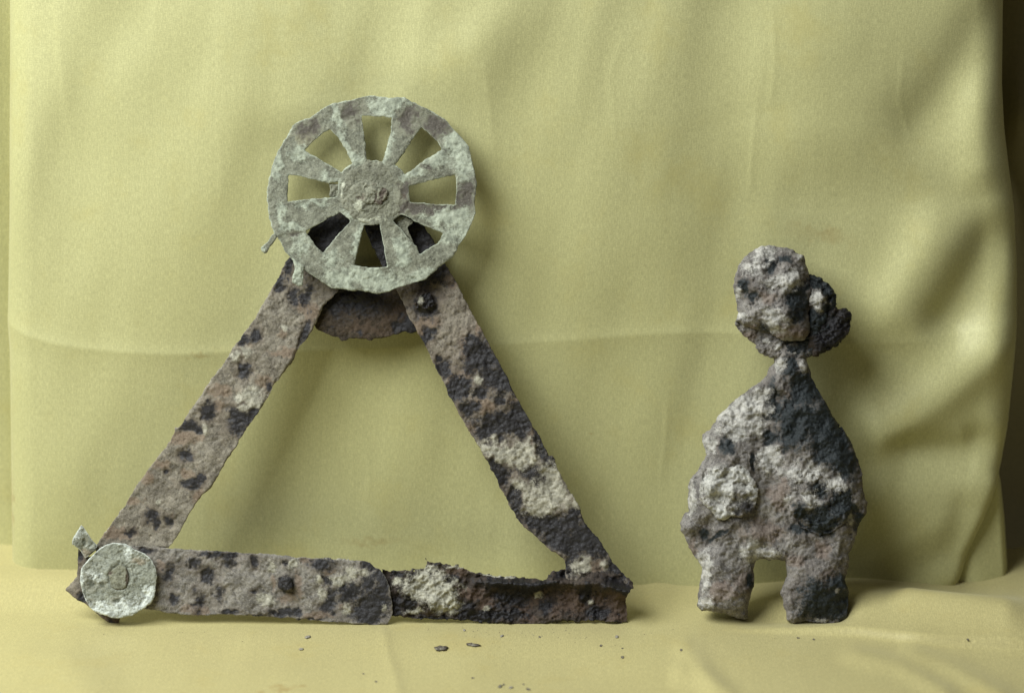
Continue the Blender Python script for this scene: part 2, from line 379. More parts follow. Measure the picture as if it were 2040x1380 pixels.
def hanging_cloth():
    # front face plus both sides wrapped back round the board
    zt, zb = 0.275, -0.012
    nz = 420
    zz = np.linspace(zt, zb, nz)
    nu = 560
    LW, RW = 0.012, 0.013
    back = 0.06
    u = np.linspace(0, 1, nu)
    P = np.zeros((nu, nz, 3)); UVs = np.zeros((nu, nz, 2)); ST = np.full((nu, nz), -1.0)
    for j, z in enumerate(zz):
        _, py = project(0, yb(z), z)
        py = float(py)
        pr = float(smoothinterp(np.array([py]), [(-400, 2000), (0, 2009), (180, 2006), (260, 2010), (330, 2018), (430, 2031), (540, 2036), (650, 2036), (760, 2028), (860, 2018), (940, 2004), (990, 1990), (1050, 1966), (1110, 1938), (1170, 1918), (1300, 1915)])[0])
        plft = float(smoothinterp(np.array([py]), [(-400, 2), (0, 3), (400, 5), (660, 0), (720, 4), (1140, 10), (1300, 10)])[0])
        xl, xr = x_at(plft, z, yb(z)), x_at(pr, z, yb(z))
        # lengths: back-left, curl, front, curl, back-right
        cl = LW * 1.57; cr = RW * 1.57; fr = (xr - RW) - (xl + LW)
        Ltot = back + cl + fr + cr + back
        s = u * Ltot
        x = np.empty(nu); y = np.empty(nu); w = np.zeros(nu)
        a = s < back; x[a] = xl; y[a] = yb(z) + LW + (back - s[a])
        b = (s >= back) & (s < back + cl); th = (s[b] - back) / cl * math.pi / 2
        x[b] = xl + LW * (1 - np.cos(th)); y[b] = yb(z) + LW * (1 - np.sin(th))
        c = (s >= back + cl) & (s < back + cl + fr); x[c] = xl + LW + (s[c] - back - cl); y[c] = yb(z)
        d = (s >= back + cl + fr) & (s < back + cl + fr + cr); th = (s[d] - back - cl - fr) / cr * math.pi / 2
        x[d] = xr - RW + RW * np.sin(th); y[d] = yb(z) + RW * (1 - np.cos(th))
        e = s >= back + cl + fr + cr; x[e] = xr; y[e] = yb(z) + RW + (s[e] - back - cl - fr - cr)
        P[:, j, 0] = x; P[:, j, 1] = y; P[:, j, 2] = z
        UVs[:, j, 0] = s - 0.2; UVs[:, j, 1] = z
    X, Zc = P[:, :, 0], P[:, :, 2]
    PX, PY = project(X, yb(Zc), Zc)
    h = 0.0008 * fbm(PX, PY, 420, 3, 1) + 0.0020 * fbm(PX + PY * .25, PY * .32, 190, 77, 2, .4) * sm(1750, 1450, PX) + 0.00015 * fbm(PX + PY * .4, PY * .35, 130, 5, 2)
    # belly of the cloth behind the wheel
    h = h + .0048 * np.exp(-(((PX - 770) / 480) ** 2 + ((PY - 340) / 380) ** 2))
    # pressed crease across the cloth
    cy = smoothinterp(PX, [(-100, 640), (0, 655), (60, 680), (150, 695), (330, 704), (600, 694), (1000, 682), (1200, 668), (1330, 660), (1480, 664), (1700, 684), (1850, 678), (2040, 640)], 40)
    dd = PY - cy
    cr_amp = interp(PX, [(0, 1.0), (300, .9), (700, .7), (1300, .8), (1700, .55), (1950, .3)])
    h = h + cr_amp * np.where(dd < 0, .0005 * np.exp(-np.sqrt(dd * dd + 4) / 46) + .0006 * np.exp(-np.sqrt(dd * dd + 4) / 15), .0011 * np.exp(-np.sqrt(dd * dd + 4) / 38))
    # soft standing folds
    h = h + crest(PX, PY, [(600, -120), (592, 60), (585, 190), (600, 300)], 80, .0022, 80, taper=.3)
    h = h + crest(PX, PY, [(110, -80), (120, 120), (150, 330)], 24, .0003, 12, taper=.3)
    h = h + crest(PX, PY, [(930, -60), (960, 120), (985, 330), (990, 520)], 70, .0005, 26, taper=.3)
    h = h + crest(PX, PY, [(1560, -60), (1520, 130), (1500, 380), (1520, 520)], 60, .0003, 30, taper=.3)
    h = h + crest(PX, PY, [(1300, 60), (1200, 400), (1250, 640)], 200, .0012, taper=.4)
    h = h + crest(PX, PY, [(520, -80), (330, 110), (60, 260)], 130, .0012, 90, taper=.3)
    h = h + crest(PX, PY, [(1120, -60), (960, 90), (820, 190)], 80, .0018, 60, taper=.3)
    h = h + crest(PX, PY, [(500, 860), (520, 1000), (500, 1120)], 70, .0005, 30, taper=.4)
    h = h + crest(PX, PY, [(830, 800), (940, 1000), (950, 1120)], 110, .0006, 70, taper=.4)
    for pts, a in [([(962, 90), (975, 220), (990, 340)], .00022), ([(1510, 150), (1496, 330), (1492, 400)], .00022), ([(104, -10), (116, 110), (132, 220)], .00020), ([(722, 850), (735, 950), (728, 1010)], .00022),
                   ([(1250, 40), (1215, 150), (1225, 300)], .00014), ([(1536, 0), (1542, 120), (1530, 250)], .00022), ([(310, 0), (305, 50), (312, 90)], .00016), ([(1330, 760), (1325, 880), (1310, 980)], .00020),
                   ([(1000, 700), (1010, 800), (1040, 900)], .00016), ([(430, 210), (445, 330), (440, 420)], .00012), ([(1780, 700), (1700, 760), (1650, 850)], .00018), ([(1800, 60), (1790, 200), (1830, 330)], .00018)]:
        h = h + crest(PX, PY, pts, 9, a, 3.5, cusp=True, taper=.3)
    # billows at the right
    h = h + crest(PX, PY, [(1500, -100), (1640, 200), (1640, 420)], 160, .0040, taper=.4)
    h = h + crest(PX, PY, [(2060, -60), (1960, 60), (1880, 190), (1780, 320)], 70, -.0030, 60, taper=.2)
    h = h + crest(PX, PY, [(1960, 120), (1945, 280), (1960, 400)], 50, .0024, 40, taper=.3)
    h = h + crest(PX, PY, [(2010, 400), (1960, 520), (1900, 620), (1840, 690)], 60, -.0052, 45, taper=.28)
    h = h + crest(PX, PY, [(1890, 380), (1850, 500), (1790, 600), (1740, 700)], 75, .0045, 55, taper=.3)
    h = h + crest(PX, PY, [(2050, 640), (1960, 715), (1870, 790), (1780, 850), (1680, 880)], 48, .0052, 56, taper=.2)
    h = h + crest(PX, PY, [(2000, 850), (1930, 905), (1840, 905), (1740, 890)], 50, -.0050, 40, taper=.25)
    h = h + crest(PX, PY, [(1700, 960), (1800, 1010), (1870, 1120)], 90, .0034, taper=.3)
    h = h + crest(PX, PY, [(2010, 940), (1975, 1030), (1925, 1110), (1910, 1200)], 22, .0030, 30, taper=.15)
    h = h + crest(PX, PY, [(1930, 960), (1915, 1060), (1890, 1160)], 34, -.0020, 30, taper=.3)
    fade = sm(0, .008, yb(Zc) + .015 - P[:, :, 1]) # less on the wrapped sides
    P[:, :, 1] -= h * fade
    P[:, :, 1] += .008 * np.clip((500 - PX) / 500, 0, 1.05) ** 2   # the cloth turns away to the left
    ST = patchfield(PX, PY, [('s', 400, 706, 46, 7, 0, .9), ('s', 1640, 470, 120, 34, 8, .62), ('s', 1650, 476, 5, 4, 0, 1), ('s', 1177, 862, 6, 3, 0, 1),
                             ('s', 1858, 855, 4, 4, 0, 1), ('s', 740, 1075, 150, 22, 0, .45), ('s', 362, 35, 4, 3, 0, 1), ('s', 10, 1030, 14, 90, 0, .7)], 's')
    o = cloth_obj("hanging_cloth", P, M_cloth, UVs, ST)
    o["label"] = "yellow satin cloth hanging as backdrop behind the finds, soft folds at right"; o["category"] = "cloth"
    # second layer peeping out at the lower right
    nz = 120; nu = 60
    zz = np.linspace(0.062, -0.012, nz); P = np.zeros((nu, nz, 3)); UVs = np.zeros((nu, nz, 2))
    for j, z in enumerate(zz):
        _, py = project(0, yb(z), z)
        pr = float(interp(float(py), [(850, 1975), (940, 2000), (985, 2009), (1060, 2017), (1150, 2023), (1300, 2024)]))
        xr = x_at(pr, z, yb(z)); xs_ = np.linspace(xr - .040, xr - .004, nu - 14)
        x = np.concatenate([xs_, xr - .004 + .004 * np.sin(np.linspace(.11, 1.57, 14))])
        y = np.concatenate([np.full(nu - 14, yb(z) + .0095), yb(z) + .0095 + .012 * (1 - np.cos(np.linspace(.11, 1.57, 14)))])
        y = y + .0022 * np.sin((x - xr) / .04 * 7 + 1.2 + z * 14) * np.clip((0.05 - z) / .05, 0, 1)
        P[:, j, 0] = x; P[:, j, 1] = y; P[:, j, 2] = z; UVs[:, j, 0] = x; UVs[:, j, 1] = z
    f2 = cloth_obj("under_fold", P, M_cloth, UVs, np.full((nu, nz), -1.), o)
    return o

def floor_cloth():
    nx, ny = 560, 300
    xs = np.linspace(-.36, .36, nx); ys = np.concatenate([np.linspace(-.34, -.16, 40), np.linspace(-.159, .085, ny - 40)])
    X, Y = np.meshgrid(xs, ys, indexing='ij')
    PX, PY = project(X, Y, 0.0)
    rear = smoothinterp(PX, [(-200, 6.6), (0, 6.6), (170, 6.3), (300, 5.8), (600, 4.4), (1250, 1.6), (1500, 1.2), (1720, 1.0), (1850, -1.4), (1930, -3.2), (2000, -1.4), (2100, 1.)], 30) * .001
    h = rear * sm(.008, .042, Y)
    h = h + .0021 * fbm(PX * .6, PY * 1.3, 240, 9, 2) * sm(.0, -.04, Y)
    h = h - .0015 * sm(-.01, -.09, Y)
    # overlapping fold along the right: a puffed rear layer with a lip
    lip = smoothinterp(PX, [(1300, 1252), (1480, 1258), (1700, 1268), (1850, 1284), (2040, 1290), (2200, 1290)], 30)
    on = sm(1380, 1760, PX)
    d = PY - lip
    h = h + on * .0030 * sm(4, -4, d)
    h = h + on * .0050 * np.exp(-((d + 48) / 34) ** 2)
    h = h + crest(PX, PY, [(1760, 1215), (1900, 1240), (2060, 1262)], 26, .0034, 20, taper=.2)
    # pressed creases
    h = h + crest(PX, PY, [(760, 1225), (772, 1290), (790, 1350), (806, 1420)], 12, .0009, 26, cusp=True, taper=.1)
    h = h + crest(PX, PY, [(1340, 1270), (1390, 1320), (1440, 1400)], 24, .0011, 16, taper=.2)
    h = h + crest(PX, PY, [(1660, 1300), (1790, 1330), (1930, 1400)], 22, .0018, 18, taper=.2)
    h = h + crest(PX, PY, [(1780, 1290), (1900, 1330), (2050, 1400)], 24, .0018, 18, taper=.2)
    h = h + crest(PX, PY, [(1330, 1330), (1400, 1345), (1480, 1400)], 20, .0014, 20, taper=.2)
    h = h + crest(PX, PY, [(430, 1280), (560, 1330), (620, 1420)], 70, .0010, taper=.3)
    h = h + crest(PX, PY, [(-40, 1290), (120, 1320), (240, 1420)], 60, .0012, taper=.3)
    h = h + crest(PX, PY, [(1290, 1150), (1320, 1180), (1300, 1215)], 24, .0010, taper=.3)
    # the finds press the cloth flat
    flat = np.exp(-(Y / .007) ** 2) * sm(140, 200, PX) * sm(1720, 1660, PX)
    h = h * (1 - flat)
    P = np.stack([X, Y, h], 2)
    st = patchfield(PX, PY, [('s', 570, 1362, 44, 9, -4, .9), ('s', 603, 1360, 12, 5, 0, 1), ('s', 520, 1368, 12, 4, 0, .9), ('s', 370, 1372, 14, 5, 0, .8)], 's')
    UVs = np.stack([X, Y], 2)
    o = cloth_obj("table_cloth", P, M_floor, UVs, st)
    o["kind"] = "structure"
    return o
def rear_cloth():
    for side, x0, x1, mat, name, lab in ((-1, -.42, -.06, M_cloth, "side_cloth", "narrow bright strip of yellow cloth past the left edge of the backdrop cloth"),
                                         (1, .04, .42, M_rear, "rear_cloth", "cloth with its shade painted in dark olive, seen past the right edge of the backdrop cloth")):
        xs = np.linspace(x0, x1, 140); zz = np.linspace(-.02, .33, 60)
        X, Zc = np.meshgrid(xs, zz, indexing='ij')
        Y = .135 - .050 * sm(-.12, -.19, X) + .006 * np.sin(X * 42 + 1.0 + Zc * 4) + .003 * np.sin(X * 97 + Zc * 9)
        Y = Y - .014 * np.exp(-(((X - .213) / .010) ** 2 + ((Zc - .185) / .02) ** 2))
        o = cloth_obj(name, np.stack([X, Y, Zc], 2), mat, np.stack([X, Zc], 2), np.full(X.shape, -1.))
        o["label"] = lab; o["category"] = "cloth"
hanging_cloth(); floor_cloth(); rear_cloth()

# ------------------------------------------------------------------ the finds
def thing(name, org, label, cat):
    o = bpy.data.objects.new(name, None); COL.objects.link(o); o.empty_display_size = .02
    o.location = Vector(((org[0] - CX) * S, 0, 0)); o.rotation_euler = (-PITCH, 0, 0)
    o["label"] = label; o["category"] = cat
    return o

ORG = (700.0, GY)
frame = thing("strap_frame", ORG, "corroded iron strap triangle with a spoked metal wheel riveted at its top corner", "iron artefact")

# left strap ----------------------------------------------------------
z6 = (180, 500, 2.262); zA = (400, 500, 4.6); zB = (180, 800, 4.453); z2 = (100, 1020, 3.4); z1 = (500, 160, 2.556)
left_out = Z(*z6, [(1235, -110), (1180, -190), (1120, -230), (1050, -190), (985, -90), (880, 55), (850, 110), (805, 190), (760, 265), (715, 345), (690, 375), (640, 440), (600, 510), (540, 580),
                   (500, 650), (450, 715), (420, 765), (392, 800), (388, 792), (381, 796), (383, 812), (378, 825), (340, 880), (270, 970), (200, 1070), (150, 1150), (100, 1220), (40, 1300),
                   (20, 1340), (60, 1400), (200, 1345), (350, 1335), (390, 1290), (430, 1210), (470, 1150), (500, 1105), (545, 1068), (549, 1056), (580, 1000), (620, 935), (660, 870),
                   (700, 810), (760, 720), (800, 660), (825, 600), (880, 540), (910, 500), (945, 430), (1000, 360), (1050, 250), (1110, 190), (1180, 40)])
left_p = ZP(*zA, [('d', 715, 290, 80, 90), ('d', 860, 410, 55, 70), ('d', 980, 420, 60, 150, 0, .6), ('d', 500, 780, 48, 78), ('d', 385, 810, 55, 66, -30), ('d', 400, 1090, 55, 80),  # rust pits; the long weak dark patch is painted shadow
                  ('d', 620, 1230, 32, 45), ('d', 970, 740, 50, 130, 20), ('d', 800, 130, 50, 80), ('r', 930, 500, 60, 60), ('r', 580, 1190, 70, 50), ('r', 170, 1280, 110, 60),
                  ('r', 440, 880, 30, 30), ('r', 750, 740, 45, 45, 0, .8), ('r', 1010, 580, 80, 110), ('r', 760, 930, 150, 40, 0, .8), ('p', 450, 1330, 110, 60), ('p', 420, 920, 60, 50, 0, .5),
                  ('p', 770, 700, 30, 30), ('p', 320, 960, 40, 40, 0, .6)])
left_p += [('d', 650, 470, 60, 70, 30, .9), ('d', 700, 520, 50, 60, 0, .8)]  # wheel's shadow painted on the strap seen through its openings
left_p += ZP(*zB, [('d', 1050, 90, 68, 78), ('d', 870, 210, 80, 55), ('d', 950, 240, 60, 40), ('d', 1320, 170, 110, 120), ('d', 1440, 110, 90, 60, -30), ('d', 840, 475, 58, 52),
                   ('d', 675, 620, 26, 26), ('d', 900, 725, 95, 42), ('d', 980, 680, 45, 52), ('d', 550, 1010, 65, 55), ('d', 590, 1080, 30, 45), ('d', 360, 1160, 55, 42, 0, .7),
                   ('d', 700, 1060, 40, 50, 0, .6), ('d', 620, 1312, 60, 16), ('d', 450, 1315, 40, 22), ('r', 800, 330, 120, 60), ('r', 970, 320, 50, 30), ('r', 630, 550, 70, 50), ('r', 500, 680, 50, 60),
                   ('r', 350, 870, 70, 24), ('r', 150, 1160, 80, 60), ('r', 290, 1170, 130, 45), ('r', 870, 640, 60, 34), ('r', 1140, 40, 60, 50), ('r', 950, 850, 60, 90, 0, .7), ('p', 1430, 15, 70, 32),
                   ('p', 1350, 50, 45, 26), ('p', 600, 890, 20, 20), ('p', 1030, 250, 30, 60, 0, .6)])
crustL = Z(*zA, [(640, 380), (760, 460), (880, 590), (915, 640), (925, 700), (908, 790), (885, 880), (820, 1000), (760, 1100), (690, 1180), (600, 1330), (320, 2100), (0, 2950), (-1800, 2950), (200, 500)])
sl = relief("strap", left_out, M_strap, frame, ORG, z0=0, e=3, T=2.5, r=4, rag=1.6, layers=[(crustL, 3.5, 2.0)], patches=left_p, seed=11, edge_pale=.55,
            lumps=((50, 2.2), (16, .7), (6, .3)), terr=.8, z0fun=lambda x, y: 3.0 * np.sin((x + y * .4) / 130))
sl["label"] = "left tan strap with small dark rust pits"

# right strap ----------------------------------------------------------
z7 = (780, 500, 2.03); zC = (780, 520, 4.6); zD = (900, 800, 3.45); zF = (760, 1090, 3.923)
right_out = Z(*z7, [(225, 60), (262, 120), (300, 200), (345, 280), (375, 345), (420, 420), (460, 500), (500, 580), (540, 650), (575, 715), (600, 745), (612, 782), (638, 828), (652, 826), (664, 840), (664, 868),
                    (690, 915), (725, 975), (752, 1015), (765, 1055), (780, 1092), (820, 1140), (860, 1200), (890, 1250), (940, 1310), (975, 1355), (900, 1375), (780, 1350), (705, 1330), (704, 1290),
                    (700, 1255), (690, 1240), (640, 1205), (590, 1165), (530, 1110), (490, 1050), (450, 980), (430, 930), (385, 850), (345, 775), (300, 710), (265, 640), (230, 580), (200, 510),
                    (165, 440), (130, 370), (100, 320), (78, 275), (20, 160), (-60, 20), (-100, -70), (-135, -150), (-110, -215), (-40, -235), (30, -200), (100, -150), (165, -50)])
right_p = ZP(*zC, [('d', 300, 400, 130, 110), ('d', 340, 670, 60, 60), ('d', 290, 720, 50, 50), ('d', 470, 980, 72, 72), ('d', 430, 890, 40, 40), ('d', 830, 880, 185, 170), ('d', 750, 700, 60, 45),
                   ('d', 960, 1070, 170, 140), ('d', 1060, 1150, 90, 80), ('d', 600, 1130, 110, 80), ('d', 620, 1190, 100, 60), ('d', 560, 1220, 95, 85), ('d', 830, 1200, 75, 50), ('d', 990, 1270, 50, 40),
                   ('d', 720, 1330, 70, 60), ('d', 1180, 1350, 75, 70), ('d', 360, 120, 190, 120, 0, .8), ('r', 540, 1090, 50, 40), ('r', 670, 1030, 75, 55), ('r', 900, 1130, 60, 60), ('r', 800, 1300, 100, 60),  # the broad dark patch at the strap's top is painted shade
                   ('r', 1120, 1280, 60, 44), ('r', 670, 800, 45, 120), ('r', 350, 560, 90, 50), ('r', 800, 620, 40, 60), ('r', 260, 600, 60, 70), ('r', 540, 200, 50, 60), ('p', 790, 1090, 40, 40, 0, .7)])
right_p += [('d', 1170, 1075, 46, 40, 40, 1), ('d', 1225, 1140, 24, 30, 0, 1), ('d', 1110, 1050, 40, 30, 30, .9), ('d', 800, 480, 90, 60, 0, 1), ('d', 760, 430, 60, 70, 0, 1), ('d', 850, 520, 60, 36, 0, .8), ('d', 750, 510, 30, 60, 0, 1)]  # corrosion near the foot; the dark patches behind the wheel paint its shadow
right_p += ZP(*zD, [('d', 350, 150, 200, 75), ('d', 470, 120, 100, 130), ('d', 120, 50, 60, 50), ('d', 260, 210, 120, 60), ('d', 620, 300, 45, 120, -15), ('d', 690, 420, 60, 40), ('d', 340, 510, 75, 70),
                    ('d', 590, 540, 90, 85), ('d', 290, 430, 55, 34), ('d', 430, 650, 62, 75), ('d', 460, 740, 50, 70, 0, .7), ('d', 640, 850, 200, 80, 20, .75), ('d', 840, 830, 64, 50), ('d', 750, 950, 180, 90, 25, .9),
                    ('d', 890, 930, 95, 90), ('d', 980, 1010, 105, 85), ('d', 820, 1100, 55, 85), ('d', 860, 760, 50, 50), ('d', 1110, 1140, 70, 70), ('d', 500, 480, 60, 40, 0, .8),
                    ('p', 330, 340, 150, 60, 8), ('p', 490, 370, 100, 95), ('p', 660, 640, 150, 110), ('p', 690, 500, 66, 80), ('p', 620, 740, 110, 50), ('p', 900, 1130, 75, 50), ('p', 1048, 1120, 24, 28),
                    ('p', 850, 680, 30, 50, 0, .8), ('p', 460, 570, 50, 40, 0, .6), ('r', 562, 290, 20, 120), ('r', 1010, 1130, 70, 60), ('r', 790, 860, 40, 20), ('r', 140, 170, 40, 40), ('r', 240, 30, 60, 40), ('r', 800, 680, 40, 30)])
scarR = Z(*zD, [(560, 180), (575, 260), (570, 340), (600, 400), (700, 430), (800, 430), (700, 150)])
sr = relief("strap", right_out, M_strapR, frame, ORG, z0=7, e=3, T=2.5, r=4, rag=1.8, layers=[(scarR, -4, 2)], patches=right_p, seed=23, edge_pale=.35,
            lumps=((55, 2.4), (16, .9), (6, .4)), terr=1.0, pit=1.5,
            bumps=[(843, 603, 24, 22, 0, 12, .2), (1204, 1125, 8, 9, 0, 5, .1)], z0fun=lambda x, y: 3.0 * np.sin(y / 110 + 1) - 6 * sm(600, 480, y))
sr["label"] = "right strap blotched black, orange and pale"

# bottom strap, left half ----------------------------------------------
zE = (400, 1080, 5.1); z3 = (660, 1060, 3.1875)
bar_out = Z(*z2, [(420, 240), (560, 225), (800, 240), (1000, 255), (1250, 270), (1500, 285), (1700, 305), (1900, 315), (2040, 320)]) + \
    Z(*zE, [(1250, 150), (1500, 165), (1650, 185), (1720, 195), (1765, 250), (1830, 280), (1900, 400), (1925, 520), (1940, 620), (1950, 720), (1900, 830), (1750, 835), (1600, 820), (1300, 805), (1100, 790), (1000, 785),
             (900, 765), (740, 760), (640, 745), (480, 740), (200, 730), (0, 735)]) + Z(*z2, [(1000, 700), (900, 692), (800, 682), (650, 655), (420, 640)])
bar_p = ZP(*zE, [('d', 120, 110, 150, 40), ('d', 300, 130, 130, 50), ('d', 290, 210, 80, 50), ('d', 560, 210, 40, 60, 0, .7), ('d', 60, 300, 50, 60), ('d', 180, 500, 70, 120, 0, .5), ('d', 1230, 215, 110, 70),
                 ('d', 280, 705, 95, 32), ('d', 830, 710, 130, 50), ('d', 960, 700, 60, 50), ('d', 1330, 560, 60, 90), ('d', 1290, 660, 70, 70), ('d', 1710, 240, 85, 60), ('d', 1500, 490, 115, 90), ('d', 1680, 430, 65, 90),
                 ('d', 1760, 620, 190, 160), ('d', 1660, 740, 170, 90), ('d', 1860, 450, 90, 170), ('d', 1840, 330, 100, 80), ('d', 880, 420, 75, 95), ('d', 560, 740, 90, 18), ('d', 1080, 790, 150, 16),
                 ('d', 1290, 390, 50, 60, 0, .7), ('d', 540, 500, 50, 30, 0, .7), ('d', 860, 200, 30, 30),
                 ('p', 1650, 300, 62, 34), ('p', 1540, 300, 55, 50), ('p', 1400, 380, 90, 50), ('p', 650, 570, 65, 60), ('p', 930, 220, 52, 45), ('p', 720, 240, 35, 60, 0, .6), ('p', 1200, 380, 50, 60, 0, .6),
                 ('p', 1240, 520, 60, 70, 0, .6), ('p', 1480, 690, 40, 90, 0, .6), ('p', 1860, 670, 30, 40, 0, .7), ('r', 1200, 745, 160, 45), ('r', 1310, 290, 60, 30), ('r', 880, 570, 80, 50), ('r', 1090, 190, 90, 30),
                 ('r', 30, 700, 60, 50), ('r', 990, 430, 36, 130), ('r', 740, 400, 22, 70), ('r', 1450, 650, 40, 40)])
bar_p += ZP(*z2, [('d', 800, 400, 52, 72), ('d', 660, 255, 75, 20), ('d', 960, 350, 55, 42), ('d', 1000, 600, 70, 90, 0, .45), ('d', 830, 580, 42, 52, 0, .7), ('d', 1380, 330, 30, 50, 0, .8), ('r', 960, 650, 65, 30),
                  ('r', 1020, 682, 50, 18), ('r', 735, 360, 26, 46), ('d', 1080, 440, 80, 60, 0, .55)])
bar_p = [(k, x, y, rx, ry, ro, st * (.62 if k == 'd' and x < 600 and y < 1205 and rx > 7 else 1)) for k, x, y, rx, ry, ro, st in bar_p]
bar = relief("strap", bar_out, M_bar, frame, ORG, z0=9, e=3.5, T=2.5, r=4, rag=1.5, patches=bar_p, seed=37, edge_pale=.6, lumps=((45, 2.2), (15, .8), (6, .35)), terr=1.0,
             z0fun=lambda x, y: 6.0 * sm(700, 780, x) * np.sin((y - 1120) / 120 * 3.1),
             bumps=[(569, 1165, 13, 16, 0, 3, .6)])
bar["label"] = "bottom strap, grey left half"
rv = relief("rivet_head", [(569 + 14 * math.cos(a) * (1 + .12 * math.sin(3 * a)), 1162 + 17 * math.sin(a) * (1 + .1 * math.cos(2 * a))) for a in np.linspace(0, 6.28, 18)[:-1]],
            M_strapR, frame, ORG, z0=22, e=6, T=7, r=9, step=1.5, rag=1.2, seed=5, patches=[('d', 569, 1160, 16, 18, 0, 1)], lumps=((8, 1.5), (4, .8)))
rv2 = relief("rivet_head", [(845 + 19 * math.cos(a) * (1 + .12 * math.sin(3 * a)), 600 + 16 * math.sin(a) * (1 + .1 * math.cos(2 * a))) for a in np.linspace(0, 6.28, 18)[:-1]],
            M_broken, frame, ORG, z0=18, e=4, T=6, r=8, step=1.5, rag=4, ragscale=12, seed=9, patches=[('d', 850, 602, 24, 20, 0, 1), ('p', 838, 600, 7, 9, 0, .8)], lumps=((12, 4), (6, 2)))

# bottom strap, broken right half --------------------------------------
brk_out = Z(*zF, [(0, 165), (60, 178), (130, 185), (230, 175), (300, 172), (345, 150), (352, 130), (332, 80), (345, 68), (375, 110), (450, 122), (520, 135), (600, 142), (640, 150), (690, 195), (800, 208),
                  (950, 222), (1120, 238), (1280, 250), (1300, 215), (1340, 185), (1430, 165), (1500, 190), (1640, 200), (1760, 180), (1850, 190), (1920, 225), (1965, 275), (1975, 315), (1925, 370), (1915, 420), (1913, 500),
                  (1918, 580), (1880, 590), (1800, 585), (1700, 575), (1560, 575), (1480, 572), (1380, 580), (1200, 600), (1100, 605), (990, 600), (950, 585), (850, 580), (650, 570), (450, 560), (250, 555), (150, 535),
                  (85, 530), (80, 470), (70, 400), (40, 330)])
brk_p = ZP(*zF, [('p', 340, 290, 160, 100), ('p', 240, 340, 100, 60), ('p', 480, 370, 120, 100), ('p', 320, 220, 110, 40), ('p', 130, 255, 36, 24), ('p', 500, 440, 80, 70), ('p', 390, 160, 60, 26), ('p', 250, 490, 100, 30, 0, .5),
                 ('p', 590, 260, 14, 14), ('p', 830, 480, 26, 22, 0, .7), ('p', 1220, 370, 30, 24, 0, .6), ('p', 1640, 420, 30, 24, 0, .6), ('p', 900, 215, 200, 10, 4, .7), ('p', 600, 150, 100, 14, 0, .6),
                 ('r', 570, 190, 100, 40), ('r', 830, 440, 60, 50), ('r', 1100, 450, 70, 60), ('r', 1220, 380, 75, 60), ('r', 1500, 420, 130, 90), ('r', 1650, 420, 60, 50), ('r', 1840, 450, 120, 120), ('r', 700, 350, 100, 40),
                 ('r', 1150, 560, 80, 40, 0, .8), ('r', 1350, 500, 60, 60, 0, .6),
                 ('d', 210, 430, 60, 60), ('d', 100, 470, 60, 90), ('d', 130, 215, 60, 25), ('d', 250, 210, 40, 22), ('d', 540, 245, 75, 36), ('d', 950, 280, 190, 60), ('d', 1200, 300, 160, 60), ('d', 870, 540, 260, 55),
                 ('d', 660, 490, 70, 70), ('d', 1000, 400, 120, 70), ('d', 1290, 460, 60, 60), ('d', 1840, 290, 130, 60, 20), ('d', 1420, 215, 60, 40), ('d', 1610, 350, 40, 90), ('d', 1700, 510, 90, 60), ('d', 380, 330, 30, 16, 30),
                 ('d', 400, 545, 150, 20)])
def lip_h(x, y, d):
    # the top edge is rolled forward into a lip that overhangs a hollow
    ly = np.interp(x, [800, 930, 980, 1060, 1100, 1180, 1250], [1152, 1156, 1160, 1166, 1160, 1162, 1178])
    k = sm(930, 1000, x)
    dd = y - ly
    ridge = 24 * np.exp(-(dd / 9.) ** 2) * k
    hollow = -11 * sm(8, 26, dd) * sm(75, 40, dd) * k
    spur = 14 * sm(1120, 1210, x) * np.exp(-((y - (1150 + (x - 1180) * .42)) / 13.) ** 2)
    fin = 8 * np.exp(-((x - 1228 + (y - 1200) * .2) / 14.) ** 2) * sm(1175, 1190, y)
    web = 6 * np.exp(-((x - 1180) / 6.) ** 2) * sm(1168, 1190, y)
    bulge = 9 * np.exp(-(((x - 870) / 70) ** 2 + ((y - 1185) / 38) ** 2))
    return ridge + hollow + spur + fin + web + bulge
brk = relief("broken_strap", brk_out, M_broken, frame, ORG, z0=2, e=3.5, T=4, r=6, rag=2.6, ragscale=9, patches=brk_p, seed=51, lumps=((34, 4), (14, 2.2), (6, 1.0)), terr=1.8, hfun=lip_h, pit=1.8, edge_pale=.25)
brk["label"] = "crumpled right half of the bottom strap with rolled top edge"

# plate behind the wheel ------------------------------------------------
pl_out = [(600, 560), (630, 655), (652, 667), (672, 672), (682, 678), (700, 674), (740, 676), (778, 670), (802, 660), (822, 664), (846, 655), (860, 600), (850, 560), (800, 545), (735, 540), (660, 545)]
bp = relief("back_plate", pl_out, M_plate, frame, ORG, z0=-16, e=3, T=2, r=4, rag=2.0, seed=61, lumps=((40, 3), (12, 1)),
            patches=[('d', 806, 656, 28, 22, 0, 1), ('d', 690, 590, 80, 40, 0, .8), ('r', 790, 640, 34, 26, 0, 1), ('r', 740, 655, 60, 14, 0, .6)])

